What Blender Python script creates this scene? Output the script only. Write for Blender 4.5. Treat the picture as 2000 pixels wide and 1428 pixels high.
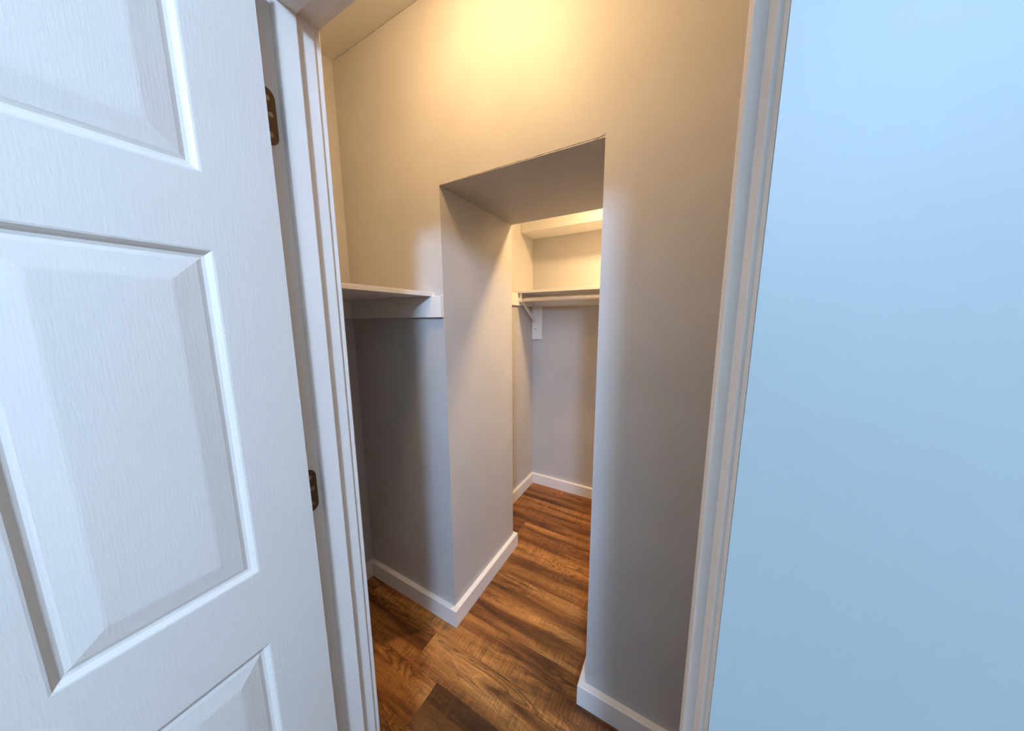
import bpy, bmesh, math, random
from mathutils import Vector, Matrix

scn = bpy.context.scene
COL = scn.collection
for o in list(bpy.data.objects):
    bpy.data.objects.remove(o, do_unlink=True)

# ------------------------------------------------------------------ camera, world, exposure
FPX, PITCH, YAW, ROLL = 590.56, 0.1505, 0.5147, -0.0050
CAM = Vector((0.8972, -0.9984, 1.5))
_f = Vector((-math.sin(YAW) * math.cos(PITCH), math.cos(YAW) * math.cos(PITCH), -math.sin(PITCH)))
_r = Vector((math.cos(YAW), math.sin(YAW), 0))
_u = _r.cross(_f)
_r2 = math.cos(ROLL) * _r + math.sin(ROLL) * _u
_u2 = -math.sin(ROLL) * _r + math.cos(ROLL) * _u
cam = bpy.data.cameras.new('camera')
cam.sensor_fit = 'HORIZONTAL'
cam.sensor_width = 36.0
cam.lens = FPX / 2000.0 * 36.0
cam.clip_start = 0.01
camo = bpy.data.objects.new('camera', cam)
COL.objects.link(camo)
M = Matrix((_r2, _u2, -_f)).transposed().to_4x4()
M.translation = CAM
camo.matrix_world = M
scn.camera = camo

w = bpy.data.worlds.new('world')
scn.world = w
w.use_nodes = True
w.node_tree.nodes['Background'].inputs[0].default_value = (0.75, 0.85, 1.0, 1)
w.node_tree.nodes['Background'].inputs[1].default_value = 0.15

vs = scn.view_settings
vs.view_transform = 'Standard'
vs.look = 'None'
vs.gamma = 1.0
vs.use_curve_mapping = False
vs.exposure = 0.12

WARM = (1.0, 0.66, 0.33)
COOL = (0.54, 0.80, 1.22)
E_CLOSET, E_ALCOVE, E_ROOM = 86.0, 640.0, 300.0

# ------------------------------------------------------------------ dimensions (metres)
XL, XRW = -0.633, 1.233          # closet side walls
YF = -0.618                      # closet face of the door wall
YR = -0.727                      # room face of the door wall
ZC = 2.708
PX, PD, PZ = 0.655, 0.590, 2.034  # passage width, depth, height
AL, AB = -0.251, 1.3995          # alcove left wall, back wall
AR = 1.233
ZA = 2.47                        # alcove ceiling
JL, JR, JH = 0.268, 0.934, 2.032  # door jamb faces and head
RX0, RX1, RY0 = -1.15, 2.75, -3.7  # bedroom

# ------------------------------------------------------------------ materials
def nt(name):
    m = bpy.data.materials.new(name)
    m.use_nodes = True
    t = m.node_tree
    b = t.nodes['Principled BSDF']
    return m, t, b

def N(t, kind, **kw):
    n = t.nodes.new(kind)
    for k, v in kw.items():
        setattr(n, k, v)
    return n

def paint(name, col, rough=0.5, bump=0.1, scale=260.0, var=0.04, stretch=None, spec=0.4, dist=0.001):
    m, t, b = nt(name)
    L = t.links.new
    tc = N(t, 'ShaderNodeTexCoord')
    vec = tc.outputs['Object']
    if stretch:
        mp = N(t, 'ShaderNodeMapping')
        mp.inputs['Scale'].default_value = stretch
        L(vec, mp.inputs['Vector'])
        vec = mp.outputs['Vector']
    n1 = N(t, 'ShaderNodeTexNoise')
    n1.inputs['Scale'].default_value = scale
    n1.inputs['Detail'].default_value = 3
    L(vec, n1.inputs['Vector'])
    bp = N(t, 'ShaderNodeBump')
    bp.inputs['Strength'].default_value = bump
    bp.inputs['Distance'].default_value = dist
    L(n1.outputs['Fac'], bp.inputs['Height'])
    L(bp.outputs['Normal'], b.inputs['Normal'])
    n2 = N(t, 'ShaderNodeTexNoise')
    n2.inputs['Scale'].default_value = 3.5
    n2.inputs['Detail'].default_value = 4
    L(tc.outputs['Object'], n2.inputs['Vector'])
    mr = N(t, 'ShaderNodeMapRange')
    mr.inputs[1].default_value = 0.3
    mr.inputs[2].default_value = 0.7
    mr.inputs[3].default_value = 1 - var
    mr.inputs[4].default_value = 1 + var
    L(n2.outputs['Fac'], mr.inputs[0])
    vm = N(t, 'ShaderNodeVectorMath', operation='SCALE')
    vm.inputs[0].default_value = col[:3]
    L(mr.outputs[0], vm.inputs['Scale'])
    L(vm.outputs[0], b.inputs['Base Color'])
    b.inputs['Roughness'].default_value = rough
    b.inputs['Specular IOR Level'].default_value = spec
    return m

MAT_WALL = paint('wall_paint', (0.51, 0.495, 0.48), 0.55, 0.20, 190, 0.05, dist=0.0015)
MAT_CEIL = paint('ceiling_paint', (0.74, 0.72, 0.68), 0.7, 0.15, 160, 0.03)
MAT_ROOMWALL = paint('room_wall_paint', (0.255, 0.28, 0.268), 0.55, 0.05, 190, 0.03, dist=0.0015)
MAT_TRIM = paint('trim_paint', (0.80, 0.745, 0.68), 0.35, 0.12, 60, 0.03, stretch=(4, 4, 0.6), spec=0.45)
MAT_BASE = paint('baseboard_paint', (0.78, 0.765, 0.74), 0.35, 0.05, 60, 0.02)
MAT_SHELF = paint('shelf_paint', (0.80, 0.775, 0.73), 0.4, 0.10, 40, 0.03, stretch=(0.6, 4, 4))
MAT_DOOR = paint('door_paint', (0.67, 0.595, 0.52), 0.42, 0.20, 420, 0.02, stretch=(1, 1, 0.10), dist=0.0012)
MAT_ROD = paint('rod_paint', (0.84, 0.80, 0.73), 0.35, 0.01, 50, 0.01)

def plain(name, col, rough=0.4, metal=0.0, bump=0.05, scale=300):
    m = paint(name, col, rough, bump, scale, 0.06)
    m.node_tree.nodes['Principled BSDF'].inputs['Metallic'].default_value = metal
    return m
MAT_BRONZE = plain('hinge_bronze', (0.16, 0.105, 0.06), 0.42, 0.75)
MAT_SCREW = plain('screw_steel', (0.42, 0.33, 0.22), 0.35, 0.9)
MAT_SCREWD = plain('screw_dark', (0.10, 0.08, 0.06), 0.5, 0.6)
MAT_CAULK = plain('cracked_caulk', (0.13, 0.10, 0.075), 0.8, 0.0)

def emit(name, col, s):
    m, t, b = nt(name)
    b.inputs['Base Color'].default_value = (0.9, 0.9, 0.88, 1)
    b.inputs['Emission Color'].default_value = (*col, 1)
    b.inputs['Emission Strength'].default_value = s
    return m

def plank_mat():
    m, t, b = nt('plank_wood')
    L = t.links.new
    tc = N(t, 'ShaderNodeTexCoord')
    oi = N(t, 'ShaderNodeObjectInfo')
    # a different stretch of log for every plank
    off = N(t, 'ShaderNodeCombineXYZ')
    mul = N(t, 'ShaderNodeMath', operation='MULTIPLY'); mul.inputs[1].default_value = 37.0
    L(oi.outputs['Random'], mul.inputs[0])
    L(mul.outputs[0], off.inputs[0]); L(mul.outputs[0], off.inputs[2])
    add = N(t, 'ShaderNodeVectorMath', operation='ADD')
    L(tc.outputs['Object'], add.inputs[0]); L(off.outputs[0], add.inputs[1])
    V = add.outputs[0]
    def mapped(s):
        mp = N(t, 'ShaderNodeMapping'); mp.inputs['Scale'].default_value = s
        L(V, mp.inputs['Vector']); return mp.outputs['Vector']
    def noise(s, scale, detail=4, rough=0.55, dist=0.0):
        n = N(t, 'ShaderNodeTexNoise')
        n.inputs['Scale'].default_value = scale; n.inputs['Detail'].default_value = detail
        n.inputs['Roughness'].default_value = rough; n.inputs['Distortion'].default_value = dist
        L(mapped(s), n.inputs['Vector']); return n.outputs['Fac']
    def ramp(fac, stops):
        r = N(t, 'ShaderNodeValToRGB')
        e = r.color_ramp.elements
        e[0].position, e[0].color = stops[0][0], (*stops[0][1], 1)
        e[1].position, e[1].color = stops[-1][0], (*stops[-1][1], 1)
        for p, c in stops[1:-1]:
            x = e.new(p); x.color = (*c, 1)
        L(fac, r.inputs[0]); return r.outputs[0]
    def g(v): return (v, v, v)
    def mix(a, bb, fac, mode='MULTIPLY'):
        x = N(t, 'ShaderNodeMix', data_type='RGBA', blend_type=mode)
        if isinstance(fac, float): x.inputs[0].default_value = fac
        else: L(fac, x.inputs[0])
        L(a, x.inputs[6]); L(bb, x.inputs[7]); return x.outputs[2]
    # broad golden / brown bands along the plank
    base = ramp(noise((0.9, 9, 1), 1.6, 3, 0.5, 0.4),
                [(0.30, (0.066, 0.020, 0.005)), (0.44, (0.185, 0.070, 0.018)), (0.56, (0.335, 0.142, 0.036)), (0.74, (0.45, 0.212, 0.062))])
    # cathedral figure: rings of a log cut almost along its axis
    rings = N(t, 'ShaderNodeTexNoise')
    rings.inputs['Scale'].default_value = 2.1; rings.inputs['Detail'].default_value = 1.5; rings.inputs['Distortion'].default_value = 0.6
    L(mapped((1.1, 6.5, 1)), rings.inputs['Vector'])
    sc = N(t, 'ShaderNodeMath', operation='MULTIPLY'); sc.inputs[1].default_value = 34.0
    L(rings.outputs['Fac'], sc.inputs[0])
    fr = N(t, 'ShaderNodeMath', operation='PINGPONG'); fr.inputs[1].default_value = 1.0
    L(sc.outputs[0], fr.inputs[0])
    figure = ramp(fr.outputs[0], [(0.0, g(0.36)), (0.30, g(0.85)), (0.75, g(1.0)), (1.0, g(1.35))])
    where = ramp(noise((0.8, 5, 1), 1.3, 2), [(0.47, g(0.0)), (0.60, g(1.0))])
    c = mix(base, figure, where)
    # fine long pores
    pores = ramp(noise((1, 26, 1), 14, 5, 0.7), [(0.33, g(0.30)), (0.46, g(0.92)), (0.58, g(1.06)), (0.72, g(1.45))])
    c = mix(c, pores, 0.9)
    # saw marks running across the plank
    saw = ramp(noise((42, 1.6, 1), 5, 3, 0.7), [(0.36, g(0.58)), (0.5, g(1.0)), (0.66, g(1.5))])
    wsaw = ramp(noise((1.5, 6, 1), 2.0, 2), [(0.40, g(0.0)), (0.55, g(0.85))])
    c = mix(c, saw, wsaw)
    # dark mineral streaks and checks
    st = ramp(noise((0.7, 16, 1), 2.6, 6, 0.6, 0.5), [(0.30, g(0.22)), (0.36, g(1.0))])
    c = mix(c, st, 0.8)
    spk = ramp(noise((1, 1, 1), 330, 2), [(0.33, g(0.62)), (0.5, g(1.0)), (0.7, g(1.3))])
    c = mix(c, spk, 0.55)
    c = mix(c, oi.outputs['Color'], 1.0)
    L(c, b.inputs['Base Color'])
    rr = N(t, 'ShaderNodeMapRange'); rr.inputs[3].default_value = 0.34; rr.inputs[4].default_value = 0.56
    L(noise((1, 26, 1), 14, 5, 0.7), rr.inputs[0]); L(rr.outputs[0], b.inputs['Roughness'])
    b.inputs['Specular IOR Level'].default_value = 0.4
    bw = N(t, 'ShaderNodeRGBToBW'); L(c, bw.inputs[0])
    bp = N(t, 'ShaderNodeBump'); bp.inputs['Strength'].default_value = 0.25; bp.inputs['Distance'].default_value = 0.001
    L(bw.outputs[0], bp.inputs['Height']); L(bp.outputs['Normal'], b.inputs['Normal'])
    return m
MAT_PLANK = plank_mat()
MAT_SUB = plain('subfloor', (0.05, 0.03, 0.02), 0.9)

# ------------------------------------------------------------------ helpers
def link(name, me, mat, parent=None, loc=(0, 0, 0), smooth=False):
    o = bpy.data.objects.new(name, me)
    COL.objects.link(o)
    if mat:
        me.materials.append(mat)
    o.location = loc
    if parent:
        o.parent = parent
    if smooth:
        for p in me.polygons:
            p.use_smooth = True
    return o

def tag(o, label=None, cat=None, group=None, kind=None):
    if label: o['label'] = label
    if cat: o['category'] = cat
    if group: o['group'] = group
    if kind: o['kind'] = kind
    return o

def empty(name, loc=(0, 0, 0)):
    o = bpy.data.objects.new(name, None)
    o.empty_display_size = 0.05
    COL.objects.link(o)
    o.location = loc
    return o

def finish(bm, name):
    bmesh.ops.recalc_face_normals(bm, faces=bm.faces)
    me = bpy.data.meshes.new(name)
    bm.to_mesh(me); bm.free()
    return me

def bm_box(a, b, bevel=0.0, seg=2, edges=None):
    bm = bmesh.new()
    bmesh.ops.create_cube(bm, size=1.0)
    for v in bm.verts:
        v.co = Vector([(a[i] + b[i]) / 2 + v.co[i] * (b[i] - a[i]) for i in range(3)])
    if bevel:
        es = [e for e in bm.edges if edges is None or edges(e)]
        bmesh.ops.bevel(bm, geom=es, offset=bevel, segments=seg, affect='EDGES', profile=0.5, clamp_overlap=True)
    return bm

def box(name, a, b, mat, parent=None, bevel=0.0, seg=2, edges=None, off=(0, 0, 0)):
    a = [a[i] - off[i] for i in range(3)]; b = [b[i] - off[i] for i in range(3)]
    return link(name, finish(bm_box(a, b, bevel, seg, edges), name), mat, parent)

def prism(name, poly, axis, lo, hi, mat, parent=None, bevel=0.0, seg=2, off=(0, 0, 0), smooth=False):
    """poly: 2-D outline; axis: the axis it is extruded along (0 x, 1 y, 2 z)"""
    bm = bmesh.new()
    idx = [i for i in range(3) if i != axis]
    def mk(p, h):
        c = [0, 0, 0]; c[idx[0]] = p[0]; c[idx[1]] = p[1]; c[axis] = h
        return bm.verts.new(Vector(c) - Vector(off))
    A = [mk(p, lo) for p in poly]; B = [mk(p, hi) for p in poly]
    bm.faces.new(A); bm.faces.new(B[::-1])
    n = len(poly)
    for i in range(n):
        bm.faces.new((A[i], B[i], B[(i + 1) % n], A[(i + 1) % n]))
    if bevel:
        bmesh.ops.recalc_face_normals(bm, faces=bm.faces)
        bmesh.ops.bevel(bm, geom=list(bm.edges), offset=bevel, segments=seg, affect='EDGES', profile=0.5)
    return link(name, finish(bm, name), mat, parent, smooth=smooth)

def rounded(pts, radii, seg=5):
    """round the corners of a 2-D polygon"""
    out = []
    n = len(pts)
    for i in range(n):
        p = Vector(pts[i]); a = Vector(pts[i - 1]); b = Vector(pts[(i + 1) % n]); r = radii[i]
        if r <= 0:
            out.append(tuple(p)); continue
        d1 = (a - p).normalized(); d2 = (b - p).normalized()
        ang = d1.angle(d2); tl = r / math.tan(ang / 2)
        s = p + d1 * tl; e = p + d2 * tl
        c = p + (d1 + d2).normalized() * (r / math.sin(ang / 2))
        a0 = math.atan2(s.y - c.y, s.x - c.x); a1 = math.atan2(e.y - c.y, e.x - c.x)
        da = (a1 - a0 + math.pi) % (2 * math.pi) - math.pi
        for k in range(seg + 1):
            t = a0 + da * k / seg
            out.append((c.x + r * math.cos(t), c.y + r * math.sin(t)))
    return out

def tube(name, p, q, r, mat, parent=None, n=24, off=(0, 0, 0), bevel=0.0, r2=None):
    p = Vector(p) - Vector(off); q = Vector(q) - Vector(off)
    d = q - p
    bm = bmesh.new()
    bmesh.ops.create_cone(bm, cap_ends=True, segments=n, radius1=r, radius2=r if r2 is None else r2, depth=d.length)
    if bevel:
        es = [e for e in bm.edges if len(e.link_faces) == 2 and any(len(f.verts) > 4 for f in e.link_faces)]
        bmesh.ops.bevel(bm, geom=es, offset=bevel, segments=2, affect='EDGES', profile=0.5)
    rot = Vector((0, 0, 1)).rotation_difference(d.normalized()).to_matrix().to_4x4()
    bmesh.ops.transform(bm, matrix=Matrix.Translation((p + q) / 2) @ rot, verts=bm.verts)
    me = finish(bm, name)
    for f in me.polygons:
        f.use_smooth = len(f.vertices) == 4
    return link(name, me, mat, parent)

def lathe(name, prof, mat, parent=None, n=48, loc=(0, 0, 0)):
    """prof: (radius, z) pairs"""
    bm = bmesh.new()
    rings = []
    for r, z in prof:
        if r < 1e-6:
            rings.append([bm.verts.new((0, 0, z))])
        else:
            rings.append([bm.verts.new((r * math.cos(2 * math.pi * k / n), r * math.sin(2 * math.pi * k / n), z)) for k in range(n)])
    for A, B in zip(rings, rings[1:]):
        for k in range(n):
            k2 = (k + 1) % n
            if len(A) == 1 and len(B) == 1: continue
            if len(A) == 1: bm.faces.new((A[0], B[k], B[k2]))
            elif len(B) == 1: bm.faces.new((A[k], A[k2], B[0]))
            else: bm.faces.new((A[k], A[k2], B[k2], B[k]))
    return link(name, finish(bm, name), mat, parent, loc, smooth=True)

def U(x0, x1, z1, ox0, ox1, oz):
    """outline of a wall with a door-shaped opening that reaches the floor"""
    return [(x0, 0), (ox0, 0), (ox0, oz), (ox1, oz), (ox1, 0), (x1, 0), (x1, z1), (x0, z1)]

# ------------------------------------------------------------------ the setting
T = 0.11
wb = prism('wall_back', U(XL - T, XRW + T, ZC, 0.0, PX, PZ), 1, 0.0, PD, MAT_WALL)
tag(wb, 'grey painted back wall of the closet with a low passage through it', 'wall', kind='structure')
o = prism('wall_front', U(RX0, RX1, ZC, JL - 0.018, JR + 0.018, JH + 0.018), 1, YR, YF, MAT_WALL)
tag(o, 'grey painted wall that holds the closet doorway', 'wall', kind='structure')
YW = -0.745                      # room face of the drywall
o = prism('wall_room_front', U(RX0, RX1, ZC, JL - 0.014, JR + 0.0035, JH + 0.004), 1, YW, YR, MAT_ROOMWALL)
tag(o, 'light blue wallboard face beside the doorway on the room side', 'wall', kind='structure')
o = box('wall_left', (XL - T, YF, 0), (XL, 0, ZC), MAT_WALL); tag(o, 'grey closet side wall behind the deep white shelf', 'wall', kind='structure')
o = box('wall_right', (XRW, YF, 0), (XRW + T, 0, ZC), MAT_WALL); tag(o, 'grey closet side wall opposite the deep shelf', 'wall', kind='structure')
o = box('wall_alcove_left', (AL - T, PD, 0), (AL, AB + T, ZC), MAT_WALL); tag(o, 'grey side wall of the alcove beyond the passage', 'wall', kind='structure')
o = box('wall_alcove_right', (AR, PD, 0), (AR + T, AB + T, ZC), MAT_WALL); tag(o, 'grey far side wall of the alcove hidden past the passage', 'wall', kind='structure')
o = box('wall_alcove_back', (AL, AB, 0), (AR, AB + T, ZC), MAT_WALL); tag(o, 'grey end wall of the alcove behind shelf and rod', 'wall', kind='structure')
o = box('ceiling_alcove', (AL, PD, ZA), (AR, AB, ZC), MAT_CEIL); tag(o, 'lowered white ceiling of the alcove', 'ceiling', kind='structure')
o = box('ceiling_bulkhead', (AL, 1.181, 2.161), (AR, AB, ZA), MAT_CEIL, bevel=0.002); tag(o, 'cream boxed bulkhead under the alcove ceiling above the shelf', 'ceiling', kind='structure')
o = box('ceiling', (RX0 - T, RY0 - T, ZC), (RX1 + T, AB + T, ZC + 0.1), MAT_CEIL); tag(o, 'flat off-white ceiling over closet and room', 'ceiling', kind='structure')
o = box('wall_room_left', (RX0 - T, RY0, 0), (RX0, YF, ZC), MAT_ROOMWALL); tag(o, 'blue room wall on the hinge side of the doorway', 'wall', kind='structure')
o = box('wall_room_right', (RX1, RY0, 0), (RX1 + T, YF, ZC), MAT_ROOMWALL); tag(o, 'blue room wall on the latch side of the doorway', 'wall', kind='structure')
o = box('wall_room_back', (RX0 - T, RY0 - T, 0), (RX1 + T, RY0, ZC), MAT_ROOMWALL); tag(o, 'blue room wall facing the closet doorway', 'wall', kind='structure')

# floor: every plank is a piece of its own
fl = box('floor', (RX0 - T, RY0 - T, -0.06), (RX1 + T, AB + T, -0.0085), MAT_SUB)
tag(fl, 'brown wood plank floor with golden and dark boards', 'floor', kind='structure')
PWD = 0.155
random.seed(11)
def plank(x0, x1, y0, tone):
    lx = (x1 - x0) / 2 - 0.00015; ly = PWD / 2 - 0.00015
    bm = bm_box((-lx, -ly, -0.008), (lx, ly, 0.0), 0.0004, 1, lambda e: all(v.co.z > -0.001 for v in e.verts))
    o = link('plank', finish(bm, 'plank'), MAT_PLANK, fl, ((x0 + x1) / 2, y0 + PWD / 2, 0))
    o.color = (*tone, 1)
def tone(v, red=0.0):
    return (v * (1 + 0.25 * red), v, v * (1 - 0.35 * red))
ROWS = {  # row: (joint, tone left of it, tone right of it)
    -2: (-0.30, tone(0.8), tone(0.62, 0.3)),
    -1: (0.100, tone(1.0, 0.05), tone(0.31, 0.4)),
    0: (-0.046, tone(0.80, 0.25), tone(1.08)),
    1: (-0.52, tone(0.85, 0.2), tone(1.12)),
    2: (1.02, tone(1.10), tone(0.8)),
    3: (-0.40, tone(0.8), tone(0.92)),
    4: (1.05, tone(0.72, 0.1), tone(0.9)),
    5: (-0.46, tone(0.8), tone(1.10)),
    6: (-0.035, tone(0.62, 0.3), tone(1.15)),
    7: (0.95, tone(0.75, 0.2), tone(1.0)),
    8: (-0.60, tone(0.8), tone(0.95, 0.1)),
    9: (0.90, tone(0.62, 0.3), tone(1.0)),
}
x_lo, x_hi = XL - 0.1, XRW + 0.1
for r in range(-23, 11):
    y0 = -0.240 + PWD * r
    lo, hi = (x_lo, x_hi) if r > -4 else (RX0, RX1)
    if r in ROWS:
        j, a, b_ = ROWS[r]
        plank(lo, j, y0, a); plank(j, hi, y0, b_)
    else:
        cuts = [lo]; x = lo + random.uniform(0.3, 1.1)
        while x < hi - 0.25:
            cuts.append(x); x += 1.22
        cuts.append(hi)
        for a, b_ in zip(cuts, cuts[1:]):
            plank(a, b_, y0, tone(random.uniform(0.65, 1.1), random.uniform(0, 0.3)))

# baseboards, one board for every wall face, mitred at the corners
BH, BT = 0.089, 0.024
def baseboards(path, names, labels):
    n = len(path)
    P = [Vector(p) for p in path]
    def nrm(i):
        d = (P[i + 1] - P[i]).normalized()
        return Vector((d.y, -d.x))
    def corner(i, t):
        if i == 0: return P[0] + nrm(0) * t
        if i == n - 1: return P[-1] + nrm(n - 2) * t
        a, b = nrm(i - 1), nrm(i)
        return P[i] + (a + b) * (t / (1 + a.dot(b)))
    prof = [(0.0, 0.0), (BT, 0.0), (BT, BH - 0.003), (BT - 0.0012, BH - 0.0008), (BT - 0.003, BH), (0.0, BH)]
    for i in range(n - 1):
        bm = bmesh.new()
        A = [bm.verts.new((*corner(i, t), z)) for t, z in prof]
        B = [bm.verts.new((*corner(i + 1, t), z)) for t, z in prof]
        bm.faces.new(A); bm.faces.new(B[::-1])
        for k in range(len(prof)):
            bm.faces.new((A[k], B[k], B[(k + 1) % len(prof)], A[(k + 1) % len(prof)]))
        o = link(names[i], finish(bm, names[i]), MAT_BASE)
        tag(o, labels[i], 'baseboard', kind='structure')
CW = 0.060   # casing width
baseboards([(JL - CW - 0.005, YF), (XL, YF), (XL, 0), (0, 0), (0, PD), (AL, PD), (AL, AB), (AR, AB), (AR, PD), (PX, PD), (PX, 0), (XRW, 0), (XRW, YF), (JR + CW + 0.005, YF)],
           ['baseboard_front', 'baseboard_left', 'baseboard_back', 'baseboard_passage_left', 'baseboard_alcove_front', 'baseboard_alcove_left', 'baseboard_alcove_back',
            'baseboard_alcove_right', 'baseboard_alcove_front_right', 'baseboard_passage_right', 'baseboard_back_right', 'baseboard_right', 'baseboard_front_right'],
           ['white baseboard on the door wall under the deep shelf', 'white baseboard on the side wall under the deep shelf', 'white baseboard on the back wall under the deep shelf up to the passage corner',
            'white baseboard along the passage side that shows its outer corner', 'white baseboard on the short alcove return behind the passage corner', 'white baseboard on the alcove side wall below the bracket',
            'white baseboard across the alcove end wall below the rod', 'white baseboard on the hidden far side of the alcove', 'white baseboard on the hidden alcove return',
            'white baseboard along the passage side that ends at the blue-lit wall', 'white baseboard under the blue-lit wall between passage and doorway', 'white baseboard on the hidden closet side wall', 'white baseboard on the door wall by the latch jamb'])

# paint cracks where the lintel and the ceiling meet the back wall
def crack(name, p0, p1, t0, t1, seed, up, par=None):
    rnd = random.Random(seed)
    n = 60
    bm = bmesh.new()
    A, B = [], []
    p0 = Vector(p0); p1 = Vector(p1); up = Vector(up)
    wob = 0.0
    for i in range(n + 1):
        f = i / n
        wob = 0.7 * wob + rnd.uniform(-0.0003, 0.0003)
        th = rnd.uniform(t0, t1)
        c = p0.lerp(p1, f) + up * (wob + 0.0008)
        A.append((c - up * th / 2)); B.append((c + up * th / 2))
    VA = [[bm.verts.new(v + Vector((0, dy, 0))) for v in L_] for L_ in (A, B) for dy in (-0.0004, 0.0)]
    a0, a1, b0, b1 = VA
    for i in range(n):
        bm.faces.new((a0[i], a0[i + 1], b0[i + 1], b0[i])); bm.faces.new((b0[i], b0[i + 1], b1[i + 1], b1[i])); bm.faces.new((a1[i], a1[i + 1], a0[i + 1], a0[i]))
    bm.faces.new((a0[0], b0[0], b1[0], a1[0])); bm.faces.new((a0[n], a1[n], b1[n], b0[n]))
    return link(name, finish(bm, name), MAT_CAULK, par)
crack('paint_crack', (0.0, 0, PZ), (PX, 0, PZ + 0.004), 0.0008, 0.0020, 3, (0, 0, 1), wb)
crack('paint_crack', (PX - 0.035, 0, PZ - 0.003), (PX + 0.001, 0, PZ + 0.010), 0.0006, 0.0016, 5, (0, 0, 1), wb)
crack('paint_crack', (XL + 0.02, 0, ZC - 0.004), (XL + 0.75, 0, ZC - 0.003), 0.0004, 0.0022, 7, (0, 0, 1), wb)

# ------------------------------------------------------------------ door frame
fr = empty('trim_1', (0, YR, 0)); F0 = (0, YR, 0)
tag(fr, 'white painted door jamb with rounded stop around the doorway', 'door frame', kind='structure')
def vprism(name, poly, z0, z1, mat, par, off):
    return prism(name, poly, 2, z0, z1, mat, par, off=off)
# side jambs
prism('jamb', rounded([(JL - 0.018, YR), (JL, YR), (JL, YF), (JL - 0.018, YF)], [0, 0.0015, 0.0025, 0], 3), 2, 0, JH + 0.018, MAT_TRIM, fr, off=F0)
prism('jamb', rounded([(JR, YR), (JR + 0.018, YR), (JR + 0.018, YF), (JR, YF)], [0.0015, 0, 0, 0.0025], 3), 2, 0, JH + 0.018, MAT_TRIM, fr, off=F0)
prism('head_jamb', rounded([(YR, JH), (YF, JH), (YF, JH + 0.018), (YR, JH + 0.018)], [0.0015, 0.0025, 0, 0], 3), 0, JL, JR, MAT_TRIM, fr, off=F0)
S0, S1, SP = -0.689, -0.652, 0.011
o = prism('stop', rounded([(JL, S0), (JL + SP, S0), (JL + SP, S1), (JL, S1)], [0, 0.0075, 0.0035, 0], 6), 2, 0, JH, MAT_TRIM, fr, off=F0)
o = prism('stop', rounded([(JR - SP + 0.002, S0), (JR, S0), (JR, S1), (JR - SP + 0.002, S1)], [0.003, 0, 0, 0.0035], 6), 2, 0, JH, MAT_TRIM, fr, off=F0)
o = prism('head_stop', rounded([(S0, JH - SP), (S1, JH - SP), (S1, JH), (S0, JH)], [0.005, 0.0035, 0, 0], 6), 0, JL + SP, JR - SP, MAT_TRIM, fr, off=F0)

def casing(name, ysign, y0, label):
    """three boards around the opening; ysign -1 room side, +1 closet side"""
    c = empty(name, (0, y0, 0)); tag(c, label, 'door casing', kind='structure')
    RV = 0.004
    # profile across the width: (distance from inner edge, thickness)
    prof = [(0, 0), (0, 0.0125), (0.0015, 0.0140), (0.004, 0.0145), (0.043, 0.0145), (0.046, 0.0155), (0.0495, 0.0175), (0.057, 0.0180), (CW, 0.0165), (CW, 0)]
    if ysign > 0:
        prof = [(0, 0), (0, 0.0118), (0.0012, 0.0136), (0.003, 0.014), (0.054, 0.014), (CW, 0.012), (CW, 0)]
    H = JH + RV
    def board(path, cornerfn):
        bm = bmesh.new()
        rows = [[bm.verts.new(cornerfn(k, d, t)) for d, t in prof] for k in range(2)]
        bm.faces.new(rows[0]); bm.faces.new(rows[1][::-1])
        n = len(prof)
        for i in range(n):
            bm.faces.new((rows[0][i], rows[1][i], rows[1][(i + 1) % n], rows[0][(i + 1) % n]))
        return link(path, finish(bm, path), MAT_TRIM, c)
    board('casing', lambda k, d, t: (JL - RV - d, ysign * t, 0 if k == 0 else H + d))
    board('casing', lambda k, d, t: (JR + RV + d, ysign * t, 0 if k == 0 else H + d))
    board('head_casing', lambda k, d, t: ((JL - RV - d) if k == 0 else (JR + RV + d), ysign * t, H + d))
ed = empty('trim_2', (0, YW, 0)); E0 = (0, YW, 0)
tag(ed, 'thin white edge strip lining the room side of the doorway', 'door edging', kind='structure')
box('edge_strip', (JR + 0.0031, YW + 0.0015, 0), (JR + 0.0036, YR, JH + 0.004), MAT_TRIM, ed, 0.0005, off=E0)
box('edge_strip', (JL - 0.014, YW + 0.0015, 0), (JL - 0.0122, YR, JH + 0.004), MAT_TRIM, ed, 0.0005, off=E0)
box('edge_strip', (JL - 0.014, YW + 0.0015, JH + 0.0022), (JR + 0.0036, YR, JH + 0.004), MAT_TRIM, ed, 0.0005, off=E0)
casing('trim_3', 1, YF, 'plain white casing on the closet face of the doorway')

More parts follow.
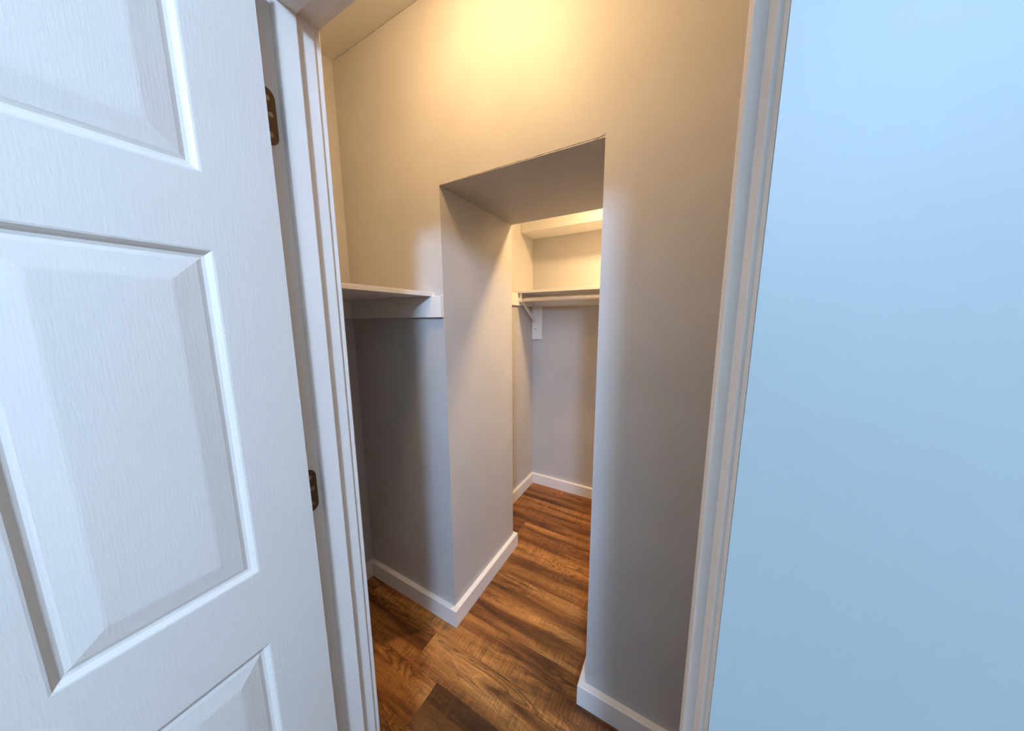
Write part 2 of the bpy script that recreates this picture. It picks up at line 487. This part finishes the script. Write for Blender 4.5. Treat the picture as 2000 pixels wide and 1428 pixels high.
# ------------------------------------------------------------------ the open door
DT, DW, DH0, DH1 = 0.035, 0.657, 0.010, 2.026
DX = 0.3085                       # plane of the face that looks into the opening
DY = -0.7275                      # hinge edge
door = empty('door_1', (DX - DT / 2, DY, 0))
tag(door, 'white six-panel door swung open on bronze hinges', 'door', kind='structure')
D0 = (DX - DT / 2, DY, 0)
ST = 0.0885
pw = (DW - 3 * ST) / 2
cols = [(ST, ST + pw), (2 * ST + pw, 2 * ST + 2 * pw)]
rows_ = [(0.25, 0.948), (1.085, 1.60), (1.70, 1.915)]
def door_face(sgn):
    """one skin of the leaf with six holes for the panels"""
    bm = bmesh.new()
    ys = sorted({0.0, DW, *[c for p in cols for c in p]}); zs = sorted({DH0, DH1, *[c for p in rows_ for c in p]})
    V = {(i, k): bm.verts.new((sgn * DT / 2, -ys[i], zs[k])) for i in range(len(ys)) for k in range(len(zs))}
    for i in range(len(ys) - 1):
        for k in range(len(zs) - 1):
            hole = any(abs(ys[i] - c[0]) < 1e-6 for c in cols) and any(abs(zs[k] - q[0]) < 1e-6 for q in rows_)
            if not hole:
                bm.faces.new((V[i, k], V[i + 1, k], V[i + 1, k + 1], V[i, k + 1]))
    return bm
bm = door_face(1)
bm2 = door_face(-1); me2 = finish(bm2, 'tmp'); bm.from_mesh(me2); bpy.data.meshes.remove(me2)
c8 = {}
for sx in (-1, 1):
    for yy in (0.0, -DW):
        for zz in (DH0, DH1):
            c8[sx, yy, zz] = bm.verts.new((sx * DT / 2, yy, zz))
for yy in (0.0, -DW):
    bm.faces.new((c8[-1, yy, DH0], c8[1, yy, DH0], c8[1, yy, DH1], c8[-1, yy, DH1]))
for zz in (DH0, DH1):
    bm.faces.new((c8[-1, 0.0, zz], c8[1, 0.0, zz], c8[1, -DW, zz], c8[-1, -DW, zz]))
bmesh.ops.remove_doubles(bm, verts=bm.verts, dist=1e-6)
link('leaf', finish(bm, 'leaf'), MAT_DOOR, door)
RING = [(0.0, 0.0), (0.0025, -0.0006), (0.006, -0.0035), (0.0085, -0.0062), (0.0125, -0.0072), (0.0155, -0.0062), (0.018, -0.0052), (0.030, -0.0034), (0.044, -0.0012), (0.047, -0.0010)]
for sgn in (1, -1):
    for (ya, yb) in cols:
        for (za, zb) in rows_:
            bm = bmesh.new()
            cy, cz = (ya + yb) / 2, (za + zb) / 2
            rings = []
            for ins, dep in RING:
                x = sgn * (DT / 2 + dep)
                rings.append([bm.verts.new((x, -(y - cy), z - cz)) for y, z in ((ya + ins, za + ins), (yb - ins, za + ins), (yb - ins, zb - ins), (ya + ins, zb - ins))])
            for A, B in zip(rings, rings[1:]):
                for k in range(4):
                    bm.faces.new((A[k], A[(k + 1) % 4], B[(k + 1) % 4], B[k]))
            bm.faces.new(rings[-1])
            link('panel', finish(bm, 'panel'), MAT_DOOR, door, (0, -cy, cz))
# knob on both faces
for sgn in (1, -1):
    k = lathe('knob', [(0.0, 0.0), (0.031, 0.0), (0.032, 0.003), (0.028, 0.007), (0.012, 0.010), (0.010, 0.026), (0.016, 0.032), (0.026, 0.040), (0.028, 0.050), (0.024, 0.060), (0.012, 0.065), (0, 0.066)], MAT_BRONZE, door, 32)
    k.location = (sgn * DT / 2, -(DW - 0.062), 0.93)
    k.rotation_euler = (0, sgn * math.pi / 2, 0)
# hinges: jamb leaf, door leaf and knuckle
HH, HWD = 0.089, 0.0305
for zc in (1.838, 1.163, 0.26):
    h = prism('hinge', rounded([(YR + 0.001, zc - HH / 2), (YR + HWD, zc - HH / 2), (YR + HWD, zc + HH / 2), (YR + 0.001, zc + HH / 2)], [0, 0.015, 0.015, 0], 6), 0, JL - 0.001, JL + 0.0016, MAT_BRONZE, door, off=D0)
    prism('hinge_leaf', rounded([(JL + 0.008, zc - HH / 2), (DX - 0.004, zc - HH / 2), (DX - 0.004, zc + HH / 2), (JL + 0.008, zc + HH / 2)], [0, 0.012, 0.012, 0], 5), 1, DY - 0.0005, DY + 0.0016, MAT_BRONZE, h, off=(D0[0], D0[1], 0))
    tube('knuckle', (JL + 0.0035, YR - 0.0045, zc - HH / 2), (JL + 0.0035, YR - 0.0045, zc + HH / 2), 0.0055, MAT_BRONZE, h, 16, off=D0, bevel=0.001)
    for yy, zz in ((0.0185, 0.028), (0.0215, 0.0035), (0.0185, -0.028)):
        tube('screw', (JL + 0.0012, YR + yy, zc + zz), (JL + 0.0024, YR + yy, zc + zz), 0.0042, MAT_SCREW, h, 16, off=D0, bevel=0.0006)
        
# ------------------------------------------------------------------ deep shelf at the left end of the closet
SX, SZ, SZT = -0.050, 1.600, 1.618
CT = 0.019
o = box('shelf', (XL, YF, SZ), (SX, 0, SZT), MAT_SHELF, bevel=0.0012)
tag(o, 'deep white board shelf filling the end of the closet', 'shelf')
def cleat(name, a, b, label, grp):
    o = box(name, a, b, MAT_SHELF, bevel=0.001); tag(o, label, 'cleat', grp); return o
CZ = 1.511
cleat('shelf_cleat', (XL + CT, -CT, CZ), (0.0, 0, SZ), 'long white support board on the back wall under the deep shelf', 'cleats under the deep shelf')
cleat('shelf_cleat', (XL, YF, CZ), (XL + CT, 0, SZ), 'white support board on the side wall under the deep shelf', 'cleats under the deep shelf')
cleat('shelf_cleat', (XL + CT, YF, CZ), (SX, YF + CT, SZ), 'white support board on the door wall under the deep shelf', 'cleats under the deep shelf')

# ------------------------------------------------------------------ alcove shelf, rod and bracket
AZ, AZT, AY = 1.700, 1.718, 1.094
o = box('shelf', (AL, AY, AZ), (AR, AB, AZT), MAT_SHELF, bevel=0.0012)
tag(o, 'narrow white shelf across the alcove above the hanging rod', 'shelf')
ACZ = 1.608
cleat('shelf_cleat', (AL + CT, AB - CT, ACZ), (AR - CT, AB, AZ), 'white support board along the alcove end wall behind the rod', 'cleats under the alcove shelf')
cleat('shelf_cleat', (AL, PD + 0.20, ACZ), (AL + CT, AB, AZ), 'white support board on the alcove side wall that carries the rod end', 'cleats under the alcove shelf')
cleat('shelf_cleat', (AR - CT, PD + 0.20, ACZ), (AR, AB, AZ), 'white support board on the hidden far side wall of the alcove', 'cleats under the alcove shelf')
RYY, RZ, RR = 1.128, 1.651, 0.0168
rd = empty('closet_rod', (AL + CT, RYY, RZ)); R0 = (AL + CT, RYY, RZ)
tag(rd, 'round white wooden hanging rod under the alcove shelf', 'closet rod')
tube('rod', (AL + CT + 0.004, RYY, RZ), (AR - CT - 0.004, RYY, RZ), RR, MAT_ROD, rd, 32, off=R0)
for x0, x1 in ((AL + CT, AL + CT + 0.010), (AR - CT - 0.010, AR - CT)):
    tube('socket', (x0, RYY, RZ), (x1, RYY, RZ), 0.0245, MAT_ROD, rd, 28, off=R0, bevel=0.003)
o = box('backing_board', (AL + 0.003, AB - CT, 1.331), (AL + 0.095, AB, ACZ), MAT_SHELF, bevel=0.001)
tag(o, 'short upright white board on the alcove end wall behind the bracket', 'backing board')
# bracket
BX = -0.2135
yb = AB - CT
bk = empty('shelf_bracket', (BX, yb, 1.40)); B0 = (BX, yb, 1.40)
tag(bk, 'white metal shelf and rod bracket with a slanting brace', 'bracket')
box('wall_strip', (BX - 0.011, yb - 0.0035, 1.402), (BX + 0.011, yb, AZ), MAT_ROD, bk, 0.001, off=B0)
box('shelf_arm', (BX - 0.011, RYY - 0.024, AZ - 0.0045), (BX + 0.011, yb - 0.0035, AZ), MAT_ROD, bk, 0.001, off=B0)
# brace: pressed channel from the arm's nose to the lower strip
bm = bmesh.new()
p = Vector((BX, RYY + 0.006, 1.640)); q = Vector((BX, yb - 0.003, 1.478))
d = (q - p).normalized(); nn = Vector((0, -d.z, d.y))
secs = []
for s_, wd in ((p, 0.0105), (p + (q - p) * 0.5, 0.0125), (q, 0.0105)):
    secs.append([bm.verts.new(s_ + Vector((a * wd, 0, 0)) + nn * h_) for a, h_ in ((-1, -0.006), (-0.7, 0.006), (0.7, 0.006), (1, -0.006))])
for A, B in zip(secs, secs[1:]):
    for k in range(4):
        bm.faces.new((A[k], A[(k + 1) % 4], B[(k + 1) % 4], B[k]))
bm.faces.new(secs[0]); bm.faces.new(secs[-1][::-1])
for v_ in bm.verts: v_.co -= Vector(B0)
link('brace', finish(bm, 'brace'), MAT_ROD, bk)
# rod hook: half ring under the rod
bm = bmesh.new()
ns = 12; prev = None
for k in range(ns + 1):
    a = math.pi * (1.0 + k / ns) - 0.25
    cur = [bm.verts.new((sx * 0.010, RYY + rr * math.cos(a) - yb, RZ + rr * math.sin(a) - 1.40)) for sx, rr in ((-1, RR + 0.0005), (1, RR + 0.0005), (1, RR + 0.0035), (-1, RR + 0.0035))]
    if prev:
        for j in range(4):
            bm.faces.new((prev[j], prev[(j + 1) % 4], cur[(j + 1) % 4], cur[j]))
    else:
        bm.faces.new(cur)
    prev = cur
bm.faces.new(prev[::-1])
link('rod_hook', finish(bm, 'rod_hook'), MAT_ROD, bk)
box('hook_strap', (BX - 0.010, RYY - RR - 0.0035, RZ), (BX + 0.010, RYY - RR - 0.0005, AZ - 0.004), MAT_ROD, bk, 0.0008, off=B0)
for zz in (1.420,):
    tube('screw', (BX, yb - 0.0055, zz), (BX, yb - 0.003, zz), 0.0045, MAT_SCREWD, bk, 14, off=B0)

# ------------------------------------------------------------------ lamps
def flush_light(loc, r, col, strength, label, dome=0.012):
    l = empty('ceiling_light', loc)
    tag(l, label, 'ceiling light')
    lathe('housing', [(0, 0), (r + 0.014, 0), (r + 0.016, -0.006), (r + 0.012, -0.016), (r + 0.001, -0.020), (r, -0.012), (0, -0.012)], MAT_ROD, l)
    n = 8
    prof = [(r * math.cos(math.pi / 2 * k / n), -0.0145 - dome * math.sin(math.pi / 2 * k / n)) for k in range(n)] + [(0, -0.0145 - dome)]
    lathe('diffuser', prof, emit('diffuser_glow', col, strength), l)
flush_light((0.30, -0.455, ZC), 0.10, WARM, E_CLOSET, 'small warm dome ceiling light in the closet above the passage wall', 0.075)
flush_light((0.80, 0.86, ZA), 0.070, WARM, E_ALCOVE, 'small warm flush ceiling light in the alcove before the bulkhead')
# globe on a stem in the room
RL = (1.50, -2.45, ZC)
pl = empty('pendant_light', RL)
tag(pl, 'cool white globe light on a short stem in the room outside the closet', 'ceiling light')
lathe('canopy', [(0, 0), (0.065, 0), (0.067, -0.006), (0.060, -0.020), (0.020, -0.030), (0.012, -0.032), (0, -0.032)], MAT_ROD, pl)
tube('stem', (0, 0, -0.03), (0, 0, -0.12), 0.008, MAT_ROD, pl, 16)
lathe('fitter', [(0, -0.105), (0.05, -0.108), (0.056, -0.13), (0.056, -0.155), (0, -0.155)], MAT_ROD, pl)
GR = 0.14
lathe('globe', [(GR * math.sin(math.pi * k / 20), -0.15 - GR + 0.012 + GR * math.cos(math.pi * k / 20)) for k in range(1, 20)] + [(0, -0.15 - 2 * GR + 0.012)], emit('globe_glow', COOL, E_ROOM), pl)
